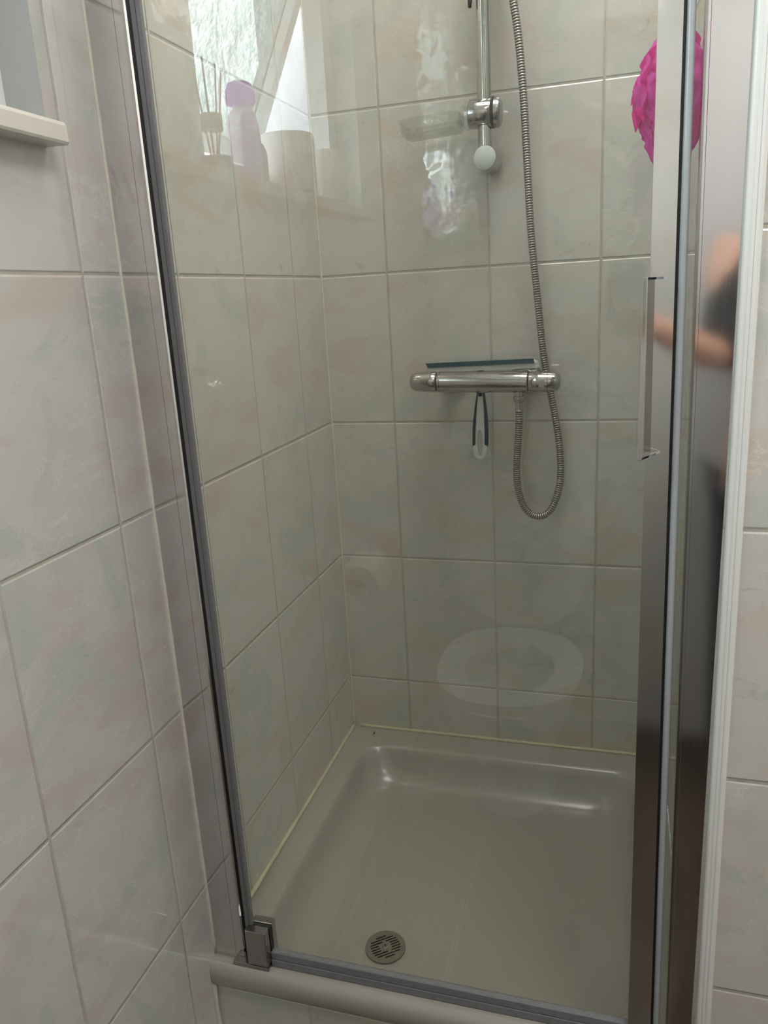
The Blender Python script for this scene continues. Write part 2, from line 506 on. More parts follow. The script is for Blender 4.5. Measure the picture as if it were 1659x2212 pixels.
# grey reveal lining
bm = bmesh.new()
box(bm, -0.105, -0.0005, WY1-0.004, WY1, WZ0, WZ1)
box(bm, -0.105, -0.0005, WY0, WY0+0.004, WZ0, WZ1)
box(bm, -0.105, -0.0005, WY0+0.004, WY1-0.004, WZ1-0.004, WZ1)
struct('trim_1', bm, M['plaster'], 'plain grey window reveal')
# block of wall right of the shower: inner face and room face
struct('wall_right', bx(RX, EX, FY+0.006, 0.0, FL, CE), M['tile_inner'], 'tiled wall forming the right side of the shower')
struct('wall_front', bx(0.7125, EX, FY, FY+0.006, FL, CE), M['tile_right'], 'marbled beige tiled wall right of the shower door')
struct('wall_rear', bx(-0.10, EX, RY-0.10, RY, FL, CE), M['tile_rear'], 'tiled wall behind the toilet')
struct('wall_east', bx(EX, EX+0.10, RY-0.1, 0.1, FL, CE), M['ceiling'], 'plain painted wall on the far right')

# corner trim: white plastic quadrant with two ridges, slightly out of plumb like the wall channel
prof = [(0.7005, -0.7030), (0.7005, -0.7115)]
for i in range(5):
    a = PI + i*PI/2/4 * 0.9
    prof.append((0.7045+0.004*math.cos(a), -0.7125+0.003*math.sin(a)))
for cx, r in ((0.7085, 0.0022), (0.7125, 0.0020)):
    for i in range(5):
        a = PI + i*PI/4
        prof.append((cx+r*math.cos(a), -0.7150+0.0016*math.sin(a)))
prof += [(0.7170, -0.7135), (0.7180, -0.7100), (0.7180, -0.7030)]
bm = prism_z(bmesh.new(), prof, FL, 1.95, lean=0.004)
struct('trim_2', bm, M['white_trim'], 'white plastic corner trim between door frame and right tiles', True, 35)

# silicone beads
def bead(name, pts, r, mat, label):
    bm = bmesh.new()
    P = resample([Vector(p) for p in pts], 0.02) if len(pts) > 1 else pts
    tube(bm, [p + Vector((0, 0, 0)) for p in P], r, 8, True, radf=lambda i: r*(1+0.12*math.sin(i*1.7)))
    return struct(name, bm, M[mat], label, True)
bead('trim_3', [(0.0012, -0.0012, 0.165), (0.0012, -0.0012, 2.15)], 0.0030, 'sealant', 'pale silicone line in the shower corner')
bead('trim_4', [(0.700, -0.003, 0.1715), (0.001, -0.003, 0.1715)], 0.0042, 'sealant_yellow', 'yellowed silicone along the back edge of the tray')
bead('trim_5', [(0.003, -0.003, 0.1715), (0.003, -0.655, 0.1715)], 0.0042, 'sealant_yellow', 'yellowed silicone along the left edge of the tray')
bead('trim_6', [(0.0008, -0.6925, 0.172), (0.0008, -0.6925, 1.90)], 0.0024, 'sealant', 'silicone line between left tiles and door frame')
bead('trim_7', [(0.001, -0.707, -0.19), (0.001, -0.7105, 0.10), (0.001, -0.7085, 0.160)], 0.0045, 'sealant', 'silicone line beside the tray riser')
bead('trim_8', [(0.0006, -0.5588, 0.176), (0.0006, -0.5588, 2.15)], 0.0011, 'sealant', 'thin silicone joint on the left shower tiles')
# riser below the tray
struct('wall_riser', bx(0.0, RX, -0.7035, -0.690, FL, 0.135), M['tile_riser'], 'low tiled riser below the shower tray')

# ================================================================== SHOWER TRAY
def rrect(x0, x1, y0, y1, r, n=8):
    pts = []
    for cx, cy, a0 in ((x1-r, y1-r, 0), (x0+r, y1-r, PI/2), (x0+r, y0+r, PI), (x1-r, y0+r, 1.5*PI)):
        for i in range(n+1):
            a = a0 + i*(PI/2)/n
            pts.append((cx+r*math.cos(a), cy+r*math.sin(a)))
    return pts
tray = thing('shower_tray', 'cream acrylic shower tray with raised rim behind the glass door', 'shower tray', (0.35, -0.35, 0.09))
bm = bmesh.new()
TZ = 0.17
rings = []
def ring(x0, x1, y0, y1, r, zf):
    pts = rrect(x0, x1, y0, y1, max(r, 0.0005))
    rings.append([bm.verts.new((x, y, zf(x, y))) for x, y in pts])
rings_spec = [
    (0.0, 0.699, -0.7115, -0.0, 0.0010, 0.128),
    (0.0, 0.699, -0.7140, -0.0, 0.0010, 0.131),
    (0.0, 0.699, -0.7150, -0.0, 0.0010, 0.150),
    (0.0, 0.699, -0.7135, -0.0, 0.0010, 0.1595),
    (0.0, 0.699, -0.7090, -0.0, 0.0010, 0.1660),
    (0.0, 0.699, -0.7020, -0.0, 0.0010, 0.1695),
    (0.0, 0.699, -0.6950, -0.0, 0.0010, 0.1700),
    (0.046, 0.654, -0.668, -0.064, 0.045, 0.1690),
    (0.051, 0.649, -0.662, -0.070, 0.050, 0.1672),
    (0.055, 0.645, -0.658, -0.075, 0.052, 0.1625),
    (0.059, 0.641, -0.655, -0.080, 0.055, 0.150),
    (0.067, 0.633, -0.650, -0.092, 0.060, 0.125),
    (0.078, 0.622, -0.642, -0.107, 0.065, 0.108),
    (0.095, 0.605, -0.632, -0.130, 0.070, 0.0960),
    (0.125, 0.575, -0.616, -0.170, 0.070, 0.0915),
    (0.2006, 0.2674, -0.5794, -0.5126, 0.0333, 0.0900),
]
for s in rings_spec: ring(s[0], s[1], s[2], s[3], s[4], lambda x, y, z=s[5]: z)
n = len(rings[0])
for q in range(len(rings)-1):
    for k in range(n):
        l = (k+1) % n
        bm.faces.new((rings[q][k], rings[q][l], rings[q+1][l], rings[q+1][k]))
bm.faces.new(rings[-1])
part('tray_body', bm, M['enamel'], tray, True, 60)

# drain grate
dr = thing('drain_grate', 'round slotted metal drain grate in the tray floor', 'drain', (0.234, -0.546, 0.0905))
cx, cy, rr = 0.234, -0.546, 0.0340
th = math.radians(38)
ca, sa = math.cos(th), math.sin(th)
bm = bmesh.new()
# plate as vertical-slot grid: build by rows of slots, extruded polygon with holes via triangle fill
outer = [(rr*math.cos(i*2*PI/64), rr*math.sin(i*2*PI/64)) for i in range(64)]
slots = []
for i in range(-4, 5):
    yv = i*0.0053
    L = math.sqrt(max(0.0001, 0.0258**2 - yv*yv))
    if i == 4 or i == -4: spans = [(-L*0.62, L*0.62)]
    elif abs(i) == 3: spans = [(-L, L)]
    elif abs(i) == 2: spans = [(-L, -0.0015), (0.004, L)] if i > 0 else [(-L, 0.001), (0.006, L)]
    else: spans = [(-L, -0.0095), (0.0095, L)]
    for a, b in spans: slots.append((a, b, yv))
def slot_poly(a, b, y, w=0.00135, n=6):
    pts = []
    for i in range(n+1):
        t = -PI/2 + i*PI/n; pts.append((b-w+w*math.cos(t), y+w*math.sin(t)))
    for i in range(n+1):
        t = PI/2 + i*PI/n; pts.append((a+w+w*math.cos(t), y+w*math.sin(t)))
    return pts
def tr2(p): return (cx+p[0]*ca-p[1]*sa, cy+p[0]*sa+p[1]*ca)
edges = []
allp = [outer] + [slot_poly(*s) for s in slots]
for poly in allp:
    vs = [bm.verts.new((*tr2(p), 0.0935)) for p in poly]
    for i in range(len(vs)): edges.append(bm.edges.new((vs[i], vs[(i+1) % len(vs)])))
bmesh.ops.triangle_fill(bm, edges=edges, use_beauty=True)
r_ = bmesh.ops.extrude_face_region(bm, geom=bm.faces[:])
for v in [g for g in r_['geom'] if isinstance(g, bmesh.types.BMVert)]: v.co.z -= 0.0030
part('grate_plate', bm, M['drain'], dr)
bm = lathe(bmesh.new(), (cx, cy, 0.0902), (0, 0, 1), [(0.031, 0.0), (0.031, 0.0004), (0, 0.0004)], 32)
part('drain_hole', bm, M['dark'], dr)
bm = lathe(bmesh.new(), (cx, cy, 0.0930), (0, 0, 1), [(0.0048, 0), (0.0048, 0.0009), (0.0036, 0.0017), (0, 0.0019)], 24)
sw = part('screw', bm, M['drain'], dr, True, 40)
bm = bx(-0.0034, 0.0034, -0.0006, 0.0006, 0, 0.0006)
for v in bm.verts:
    x, y = v.co.x, v.co.y
    v.co.x = cx + x*math.cos(-1.05) - y*math.sin(-1.05); v.co.y = cy + x*math.sin(-1.05) + y*math.cos(-1.05); v.co.z += 0.0946
part('screw_slot', bm, M['dark'], dr)

# tiny insect on the rear rim
ins = thing('insect', 'tiny dark insect on the rear rim of the shower tray', 'insect', (0.064, -0.031, 0.171))
bm = lathe(bmesh.new(), (0.061, -0.0315, 0.1725), (1, -0.2, 0), [(0, -0.0022), (0.0010, -0.0012), (0.0012, 0.0), (0.0008, 0.0015), (0, 0.0024)], 10)
part('body', bm, M['insect'], ins, True)
for s in (1, -1):
    bm = bmesh.new()
    vs = [bm.verts.new(p) for p in ((0.061, -0.0315, 0.1733), (0.0605+0.002, -0.0315+s*0.0042, 0.1726), (0.0605-0.0025, -0.0315+s*0.0034, 0.1724))]
    bm.faces.new(vs); bmesh.ops.solidify(bm, geom=bm.faces[:], thickness=0.0002)
    part('wing', bm, M['insect'], ins)

# ================================================================== SHOWER DOOR AND FRAME
G = -0.690
TOP = 1.90
# wall channel on the left
lc = thing('door_frame_channel', 'polished aluminium wall channel left of the glass door', 'door frame', (0.02, -0.69, 0.17))
bm = prism_z(bmesh.new(), [(0.0008, -0.6925), (0.0385, -0.6935), (0.0385, -0.678), (0.0008, -0.678)], 0.1705, TOP)
part('channel', bm, M['chrome'], lc)
bm = prism_z(bmesh.new(), [(0.0392, -0.6940), (0.0535, -0.6945), (0.0552, -0.6925), (0.0552, -0.678), (0.0392, -0.678)], 0.1765, TOP)
part('inner_profile', bm, M['chrome'], lc)
bm = prism_z(bmesh.new(), [(0.0556, -0.6925), (0.0612, -0.6900), (0.0612, -0.680), (0.0556, -0.680)], 0.1765, TOP)
part('black_seal', bm, M['black_seal'], lc, label='black rubber seal')
bm = bx(0.0392, 0.0995, -0.7060, -0.678, 0.1702, 0.1762, bevel=0.0008)
part('base_plate', bm, M['chrome_satin'], lc, label='satin metal base plate under the pivot')

# the door leaf
door = thing('shower_door', 'frameless glass pivot door with polished edge strip and bar handle', 'shower door', (0.35, -0.69, 0.18))
LN = 0.0095
bm = bmesh.new()
P4 = [(0.0625, -0.6930), (0.6300, -0.6930), (0.6300, -0.6870), (0.0625, -0.6870)]
prism_z(bm, P4, 0.186, TOP-0.01)
part('glass_panel', bm, M['glass'], door)
bm = bmesh.new()
prism_z(bm, [(0.0615, -0.6945), (0.0675, -0.6950), (0.0680, -0.6860), (0.0615, -0.6860)], 0.196, TOP-0.01)
prism_z(bm, [(0.0682, -0.6944), (0.0722, -0.6944), (0.0722, -0.6862), (0.0682, -0.6862)], 0.196, TOP-0.01)
part('side_seal', bm, M['grey_seal'], door, label='grey plastic side seal')
bm = bmesh.new()
box(bm, 0.100, 0.626, -0.6955, -0.6850, 0.1840, 0.1965, bevel=0.0012)
box(bm, 0.100, 0.626, -0.6965, -0.6845, 0.1715, 0.1832, bevel=0.0012)
part('bottom_seal', bm, M['clear_seal'], door, label='grey plastic drip seal along the bottom edge')
# pivot block clamps the glass, one half each side
bm = bx(0.0665, 0.1000, -0.7080, -0.6935, 0.1795, 0.2410, bevel=0.0012)
pv = part('pivot_block', bm, M['chrome_satin'], door, label='satin metal pivot block at the bottom corner')
bm = bx(0.0685, 0.1022, -0.6865, -0.6735, 0.1795, 0.2410, bevel=0.0012)
part('pivot_block', bm, M['chrome_satin'], door, label='inner half of the metal pivot block')
bm = bx(0.0675, 0.1012, -0.6934, -0.6866, 0.1800, 0.2385)
part('pivot_gasket', bm, M['black_seal'], door)
# the closing stile with handle
def vstrip(x0, x1, y0, y1, z0, z1, lean, lean0=None):
    bm = bmesh.new()
    r = []
    for z in (z0, z1):
        a = x0 + (1.156-z)*(lean if lean0 is None else lean0); b = x1 + (1.156-z)*lean
        r.append([bm.verts.new(p) for p in ((a, y0, z), (b, y0, z), (b, y1, z), (a, y1, z))])
    for i in range(4):
        j = (i+1) % 4; bm.faces.new((r[0][i], r[0][j], r[1][j], r[1][i]))
    bm.faces.new(r[0][::-1]); bm.faces.new(r[1])
    return bm
bm = vstrip(0.6183, 0.6418, -0.7000, -0.6845, 0.1725, TOP-0.01, LN, 0.0045)
bmesh.ops.bevel(bm, geom=[e for e in bm.edges if abs((e.verts[0].co-e.verts[1].co).z) > 1], offset=0.0009, segments=2, affect='EDGES')
part('stile', bm, M['chrome'], door, label='wide polished metal closing stile')
part('stile_seal', vstrip(0.6420, 0.6447, -0.6975, -0.6860, 0.1725, TOP-0.01, LN), M['black_seal'], door)
bm = bmesh.new()
prof = [(0.6449, -0.6880)] + [(0.6489+0.0040*math.cos(PI+i*PI/10), -0.6975+0.0040*math.sin(PI+i*PI/10)) for i in range(11)] + [(0.6529, -0.6880)]
prism_z(bm, prof, 0.1725, TOP-0.01, lean=LN)
part('round_bead', bm, M['bead'], door, True, 40, label='half-round pale grey bead')
# handle: flat bar standing off the stile on two thin arms
hd = None
bm = bx(0.6105, 0.6150, -0.7380, -0.7335, 0.9775, 1.1588, bevel=0.0006)
hd = part('handle', bm, M['chrome'], door, label='slim square bar handle')
bm = bmesh.new()
for z in (1.1570, 0.9793):
    a = [bm.verts.new(p) for p in ((0.6145, -0.7378, z-0.0011), (0.6345, -0.7003, z-0.0011), (0.6345, -0.6990, z-0.0011), (0.6105, -0.7345, z-0.0011),
                                     (0.6145, -0.7378, z+0.0011), (0.6345, -0.7003, z+0.0011), (0.6345, -0.6990, z+0.0011), (0.6105, -0.7345, z+0.0011))]
    for f in ((0, 1, 2, 3), (7, 6, 5, 4), (0, 4, 5, 1), (1, 5, 6, 2), (2, 6, 7, 3), (3, 7, 4, 0)): bm.faces.new([a[i] for i in f])
part('handle_arms', bm, M['chrome'], hd)
bm = vstrip(0.6162, 0.6228, -0.7040, -0.7005, 0.9800, 1.1565, LN)  # darker strip painting the handle's side face where it reflects dark
part('handle_dark_reflection', bm, M['chrome_satin'], hd)

# wall channel on the right
rc = thing('door_frame_channel', 'wide polished aluminium wall channel right of the glass door', 'door frame', (0.68, -0.69, 0.17))
part('channel', vstrip(0.6655, 0.7004, -0.7034, -0.6800, 0.1705, TOP, 0.004, LN), M['chrome'], rc)
part('lip', vstrip(0.6603, 0.6625, -0.7060, -0.6900, 0.1705, TOP, LN), M['chrome_satin'], rc)
part('lip', vstrip(0.6627, 0.6652, -0.7015, -0.6850, 0.1705, TOP, LN), M['chrome'], rc)
part('clear_strip', vstrip(0.6531, 0.6600, -0.6935, -0.6900, 0.1725, TOP-0.01, LN), M['thin_clear'], rc)

# ================================================================== THERMOSTATIC VALVE
vz = 0.9865; vy = -0.078
valve = thing('shower_valve', 'chrome thermostatic bar valve with two end knobs on the back wall', 'shower valve', (0.34, 0, vz))
vzl = lambda x: vz + (0.34-x)*0.02
A = Vector((0.2545, vy, 0.9888)); Bq = Vector((0.4270, vy, 0.9850)); ax = (Bq-A).normalized(); LL = (Bq-A).length
bm = lathe(bmesh.new(), A, ax, [(0.0185, 0), (0.0198, 0.0012), (0.0198, 0.0045), (0.0190, 0.005), (0.0198, 0.0056), (0.0202, LL*0.5), (0.0198, LL-0.0012), (0.0185, LL)], 48)
part('body', bm, M['chrome_fit'], valve, True, 40)
bm = lathe(bmesh.new(), A - ax*0.0018, -ax, [(0.0185, 0), (0.0196, 0.001), (0.0196, 0.012), (0.0190, 0.030), (0.0176, 0.042), (0.0150, 0.0485), (0.0100, 0.0520), (0, 0.0530)], 48)
part('flow_knob', bm, M['chrome_fit'], valve, True, 50)
bm = lathe(bmesh.new(), Bq + ax*0.0018, ax, [(0.0185, 0), (0.0193, 0.001), (0.0193, 0.020), (0.0190, 0.034), (0.0182, 0.0345), (0.0190, 0.0350), (0.0182, 0.0470), (0.0150, 0.0545), (0.0090, 0.0575), (0, 0.0585)], 48)
tk = part('temperature_knob', bm, M['chrome_fit'], valve, True, 50)
bc = Bq + ax*0.0265 + Vector((0, -0.0190, -0.0015))
bm = bx(bc.x-0.0105, bc.x+0.0105, bc.y-0.0022, bc.y+0.004, bc.z-0.0062, bc.z+0.0062)
bmesh.ops.bevel(bm, geom=[e for e in bm.edges if abs(e.verts[0].co.y-e.verts[1].co.y) > 0.004], offset=0.0055, segments=5, affect='EDGES')
part('safety_button', bm, M['chrome_fit'], tk, True, 30)
for e0, e1 in ((A - ax*0.0018, A), (Bq, Bq+ax*0.0018)):
    part('gap_ring', lathe(bmesh.new(), e0, ax, [(0.0170, 0), (0.0170, 0.0018)], 32), M['dark'], valve)
for x in (0.2700, 0.4150):
    z = vzl(x)
    bm = lathe(bmesh.new(), (x, -0.0005, z), (0, -1, 0), [(0.0310, 0), (0.0310, 0.0015), (0.0285, 0.006), (0.0185, 0.0085), (0.0150, 0.0088), (0.0150, 0.068)], 40)
    part('wall_inlet', bm, M['chrome_fit'], valve, True, 40)
bm = lathe(bmesh.new(), (0.4095, vy, 0.970), (0, 0, -1), [(0.0085, 0), (0.0085, 0.006), (0.0075, 0.0065), (0.0075, 0.012)], 24)
part('hose_outlet', bm, M['chrome_fit'], valve, True, 40)

# hose
hose = thing('shower_hose', 'ribbed metal shower hose looping below the valve', 'shower hose', (0.41, -0.06, 0.95))
bm = lathe(bmesh.new(), (0.4095, -0.076, 0.9595), (0, 0, -1), [(0.0095, 0), (0.0110, 0.0012), (0.0112, 0.0060), (0.0100, 0.0105), (0.0080, 0.0125), (0.0066, 0.0128), (0.0066, 0.0290)], 6+18)
part('hose_nut', bm, M['chrome_fit'], hose, True, 40)
path = [(0.4095, -0.076, 0.932), (0.4088, -0.074, 0.900), (0.4055, -0.068, 0.860), (0.4022, -0.062, 0.820), (0.4030, -0.056, 0.780), (0.4110, -0.050, 0.742),
        (0.4260, -0.046, 0.7195), (0.4430, -0.044, 0.7135), (0.4595, -0.042, 0.7200), (0.4740, -0.040, 0.7430), (0.4835, -0.038, 0.7850),
        (0.4835, -0.034, 0.8350), (0.4765, -0.030, 0.8900), (0.4665, -0.028, 0.9450), (0.4575, -0.027, 0.9900), (0.4510, -0.030, 1.0300),
        (0.4420, -0.036, 1.1200), (0.4300, -0.042, 1.2500), (0.4240, -0.046, 1.3700), (0.4185, -0.050, 1.4800), (0.4110, -0.055, 1.5700), (0.4030, -0.060, 1.6300), (0.3980, -0.066, 1.7000), (0.392, -0.075, 1.78), (0.378, -0.088, 1.84)]
pts = resample(catmull(path, 24), 0.0011)
bm = bmesh.new()
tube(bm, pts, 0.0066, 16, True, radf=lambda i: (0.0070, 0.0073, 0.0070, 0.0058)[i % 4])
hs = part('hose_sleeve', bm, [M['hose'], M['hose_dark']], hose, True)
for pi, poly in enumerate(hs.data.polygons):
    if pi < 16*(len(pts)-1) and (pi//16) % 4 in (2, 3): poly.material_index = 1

# riser rail
rail = thing('riser_rail', 'vertical chrome slide rail on the back wall with round end fixing', 'shower rail', (0.352, 0, 1.385))
pb = Vector((0.3520, -0.0600, 1.385)); pt = Vector((0.3520, -0.0600, 1.96))
part('rail_tube', tube(bmesh.new(), [pb, pt], 0.0125, 32), M['chrome_fit'], rail, True, 50)
for z in (1.380, 1.965):
    bm = lathe(bmesh.new(), (0.3535, -0.0005, z), (0, -1, 0), [(0.0205, 0), (0.0205, 0.060), (0.0208, 0.066), (0.0206, 0.074), (0.0200, 0.0750), (0.0, 0.0752)], 48)
    ef = part('end_fixing', bm, M['chrome_fit'], rail, True, 40)
    part('bright_face', lathe(bmesh.new(), (0.3535, -0.0757, z), (0, -1, 0), [(0.0194, 0), (0.0194, 0.0004), (0.0186, 0.0010), (0, 0.0011)], 48), M['disc'], ef, True, 40, label='round chrome end face, its bright reflection painted pale')

# soap dish on the rail
sd = thing('soap_dish', 'clear plastic soap dish clamped to the slide rail by a chrome barrel', 'soap dish', (0.352, -0.06, 1.45))
cz = 1.4545; cyy = -0.060
axs = Vector((1, 0.0, -0.02)).normalized()
bm = lathe(bmesh.new(), (0.3255, cyy, cz), axs, [(0.0215, 0), (0.0235, 0.001), (0.0240, 0.010), (0.0240, 0.0385), (0.0232, 0.0395)], 40)
part('clamp_barrel', bm, M['chrome_fit'], sd, True, 40)
bm = lathe(bmesh.new(), (0.3655, cyy, cz-0.0008), axs, [(0.0252, 0), (0.0258, 0.001), (0.0258, 0.0028), (0.0250, 0.0034)], 40)
part('black_ring', bm, M['black_seal'], sd, True, 40)
bm = lathe(bmesh.new(), (0.3690, cyy, cz-0.001), axs, [(0.0240, 0), (0.0250, 0.001), (0.0250, 0.007), (0.0235, 0.0105), (0.0190, 0.0125), (0, 0.0130)], 40)
part('end_cap', bm, M['chrome_satin'], sd, True, 40)
# dish: shallow tray, open on top, plus the round boss that holds it
bm = bmesh.new()
x0, x1, y0, y1, zt, zb = 0.2030, 0.3120, -0.108, -0.018, 1.4560, 1.4320
o = rrect(x0, x1, y0, y1, 0.020, 6); i_ = rrect(x0+0.003, x1-0.003, y0+0.003, y1-0.003, 0.018, 6)
lo = rrect(x0+0.004, x1-0.002, y0+0.006, y1-0.006, 0.017, 6); li = rrect(x0+0.007, x1-0.006, y0+0.009, y1-0.009, 0.015, 6)
sl = lambda x: (x1-x)*0.05
R1 = [bm.verts.new((x, y, zb-sl(x))) for x, y in lo]; R2 = [bm.verts.new((x, y, zt-sl(x))) for x, y in o]
R3 = [bm.verts.new((x, y, zt-sl(x))) for x, y in i_]; R4 = [bm.verts.new((x, y, zb+0.003-sl(x))) for x, y in li]
nn = len(R1)
for a, b in ((R1, R2), (R2, R3), (R3, R4)):
    for k in range(nn):
        l = (k+1) % nn; bm.faces.new((a[k], a[l], b[l], b[k]))
bm.faces.new(R1[::-1]); bm.faces.new(R4)
dish = part('dish', bm, M['thin_clear'], sd, True, 30, label='clear plastic dish')
bm = lathe(bmesh.new(), (0.3110, cyy, cz-0.002), axs, [(0.0150, 0), (0.0190, 0.002), (0.0200, 0.006), (0.0225, 0.0075), (0.0230, 0.0140)], 32)
part('dish_boss', bm, M['thin_clear'], sd, True, 40)

# handset holder + hand shower above, only its low end reaches the picture
hh = thing('hand_shower', 'chrome hand shower held in a slider at the top of the rail', 'hand shower', (0.352, -0.06, 1.66))
bm = lathe(bmesh.new(), (0.3300, -0.060, 1.668), (1, 0, 0), [(0.020, 0), (0.0225, 0.002), (0.0225, 0.042), (0.020, 0.044)], 32)
part('slider', bm, M['chrome_fit'], hh, True, 40)
bm = tube(bmesh.new(), [Vector((0.333, -0.068, 1.655)), Vector((0.3325, -0.070, 1.630)), Vector((0.3318, -0.071, 1.6175))], 0.004, 12, radf=lambda i: (0.0045, 0.0042, 0.0030)[i])
part('lever', bm, M['black_seal'], hh, True, label='small dark lever')
hp = catmull([(0.378, -0.088, 1.84), (0.377, -0.100, 1.88), (0.374, -0.122, 1.94), (0.368, -0.155, 2.00)], 10)
part('handle', tube(bmesh.new(), hp, 0.011, 20, radf=lambda i: 0.009+0.005*i/len(hp)), M['chrome_fit'], hh, True, 50)
bm = lathe(bmesh.new(), (0.368, -0.150, 2.015), (0, -0.6, -0.8), [(0.02, -0.012), (0.045, -0.004), (0.048, 0.006), (0.045, 0.010), (0, 0.010)], 40)
part('spray_head', bm, M['chrome_fit'], hh, True, 40)
part('holder_arm', tube(bmesh.new(), catmull([(0.366, -0.068, 1.672), (0.374, -0.078, 1.74), (0.377, -0.088, 1.845)], 8), 0.007, 16), M['chrome_fit'], hh, True)

# ================================================================== SQUEEGEE
sq = thing('squeegee', 'white and teal squeegee hooked behind the bar valve', 'squeegee', (0.33, -0.04, 1.0))
bm = bmesh.new()
# head: wedge, lying on top of the bar
def quadprism(bm, a, b, sec):
    """sec: list of (dy, dz) closed section, from point a to b along x with optional end offsets"""
    ra = [bm.verts.new((a.x+s[2], a.y+s[0], a.z+s[1])) for s in sec]; rb = [bm.verts.new((b.x+s[3], b.y+s[0], b.z+s[1])) for s in sec]
    n = len(sec)
    for i in range(n):
        j = (i+1) % n; bm.faces.new((ra[i], ra[j], rb[j], rb[i]))
    bm.faces.new(ra[::-1]); bm.faces.new(rb)
a = Vector((0.2275, -0.052, 1.0210)); b = Vector((0.4370, -0.052, 1.0238))
quadprism(bm, a, b, [(0, 0, 0, 0), (-0.004, -0.0065, 0.002, 0.001), (-0.004, -0.0160, 0.007, 0.003), (0.010, -0.0160, 0.007, 0.008), (0.008, -0.004, 0.002, 0.006)])
part('head', bm, M['white_plastic'], sq)
bm = bmesh.new()
a = Vector((0.2255, -0.0545, 1.0215)); b = Vector((0.4340, -0.0545, 1.0245))
quadprism(bm, a, b, [(0, 0.001, 0, 0), (-0.004, -0.0068, 0.005, 0.003), (0.0005, -0.0068, 0.005, 0.003), (0.004, 0.001, 0, 0)])
part('blade', bm, M['teal'], sq, label='teal rubber blade')
# arm linking the head to the handle behind the bar
bm = tube(bmesh.new(), [Vector((0.3310, -0.045, 1.010)), Vector((0.3305, -0.038, 0.985)), Vector((0.3302, -0.036, 0.955))], 0.007, 12)
part('neck', bm, M['teal'], sq, True)
hy = -0.036; ztop = 0.9640; zbot = 0.8285
def hw(t):  # half width down the handle, t 0 top..1 bottom
    if t < 0.80: return 0.0058 + 0.0087*math.sin(min(1, t/0.66)*PI/2)
    return 0.0142*math.sqrt(max(0, 1-((t-0.80)/0.20)**2))**0.9 if t < 1 else 0
def hx(t): return 0.3305 - 0.0040*t
N = 40
def slab(loop, y0, y1, hole=None):
    bm = bmesh.new()
    F = []
    ed = []
    for lp in ([loop] + ([hole] if hole else [])):
        vs = [bm.verts.new((x, y0, z)) for x, z in lp]
        for i in range(len(vs)): ed.append(bm.edges.new((vs[i], vs[(i+1) % len(vs)])))
    bmesh.ops.triangle_fill(bm, edges=ed, use_beauty=True)
    r = bmesh.ops.extrude_face_region(bm, geom=bm.faces[:])
    for v in [g for g in r['geom'] if isinstance(g, bmesh.types.BMVert)]: v.co.y = y1
    return bm
zz = lambda t: ztop + (zbot-ztop)*t
L_ = [(hx(i/N)-hw(i/N), zz(i/N)) for i in range(N+1)]
R_ = [(hx(i/N)+hw(i/N), zz(i/N)) for i in range(N, -1, -1)][1:]
hole = []
for i in range(24):
    t = i*2*PI/24
    hole.append((hx(0.745)+0.0054*math.sin(t), zz(0.745)+0.0265*math.cos(t)))
part('handle', slab(L_+R_, hy-0.006, hy+0.004, hole), M['white_plastic'], sq)
# teal side grips, from the top down to 83 %
K = int(N*0.82)
for s in (-1, 1):
    out_ = [(hx(i/N)+s*(hw(i/N)+0.0006), zz(i/N)) for i in range(K+1)]
    inn = [(hx(i/N)+s*max(0.0005, (hw(i/N)-0.0016-0.0036*min(1, i/N*2.2))), zz(i/N)) for i in range(K-1, -1, -1)]
    part('grip', slab(out_+inn, hy-0.0072, hy+0.0045), M['teal'], sq, label='teal rubber side grip')

# ================================================================== BATH PUFF
puff = thing('bath_puff', 'bright pink netting bath puff hanging on the right shower wall', 'bath puff', (0.646, -0.40, 1.37))
pc = Vector((0.6465, -0.400, 1.3720)); pr_ = Vector((0.0470, 0.052, 0.086))
bm = bmesh.new()
bmesh.ops.create_icosphere(bm, subdivisions=5, radius=1.0)
for v in bm.verts:
    d = v.co.normalized()
    n1 = noise.noise(d*2.1 + Vector((3.1, 0, 1)))
    rid = 1-abs(noise.noise(d*4.2 + Vector((n1*2, 7, 2))))*2.2
    rid2 = 1-abs(noise.noise(d*9.0 + Vector((0, n1*3, 5))))*2.0
    f = 0.84 + 0.14*n1 + 0.14*rid + 0.05*rid2
    taper = 1.0 - 0.30*max(0, -d.z)**1.5 - 0.22*max(0, d.z)**2
    v.co = Vector((d.x*pr_.x*f*taper, d.y*pr_.y*f*taper, d.z*pr_.z*(0.9+0.12*f))) + pc
net = part('netting', bm, M['puff'], puff, True)
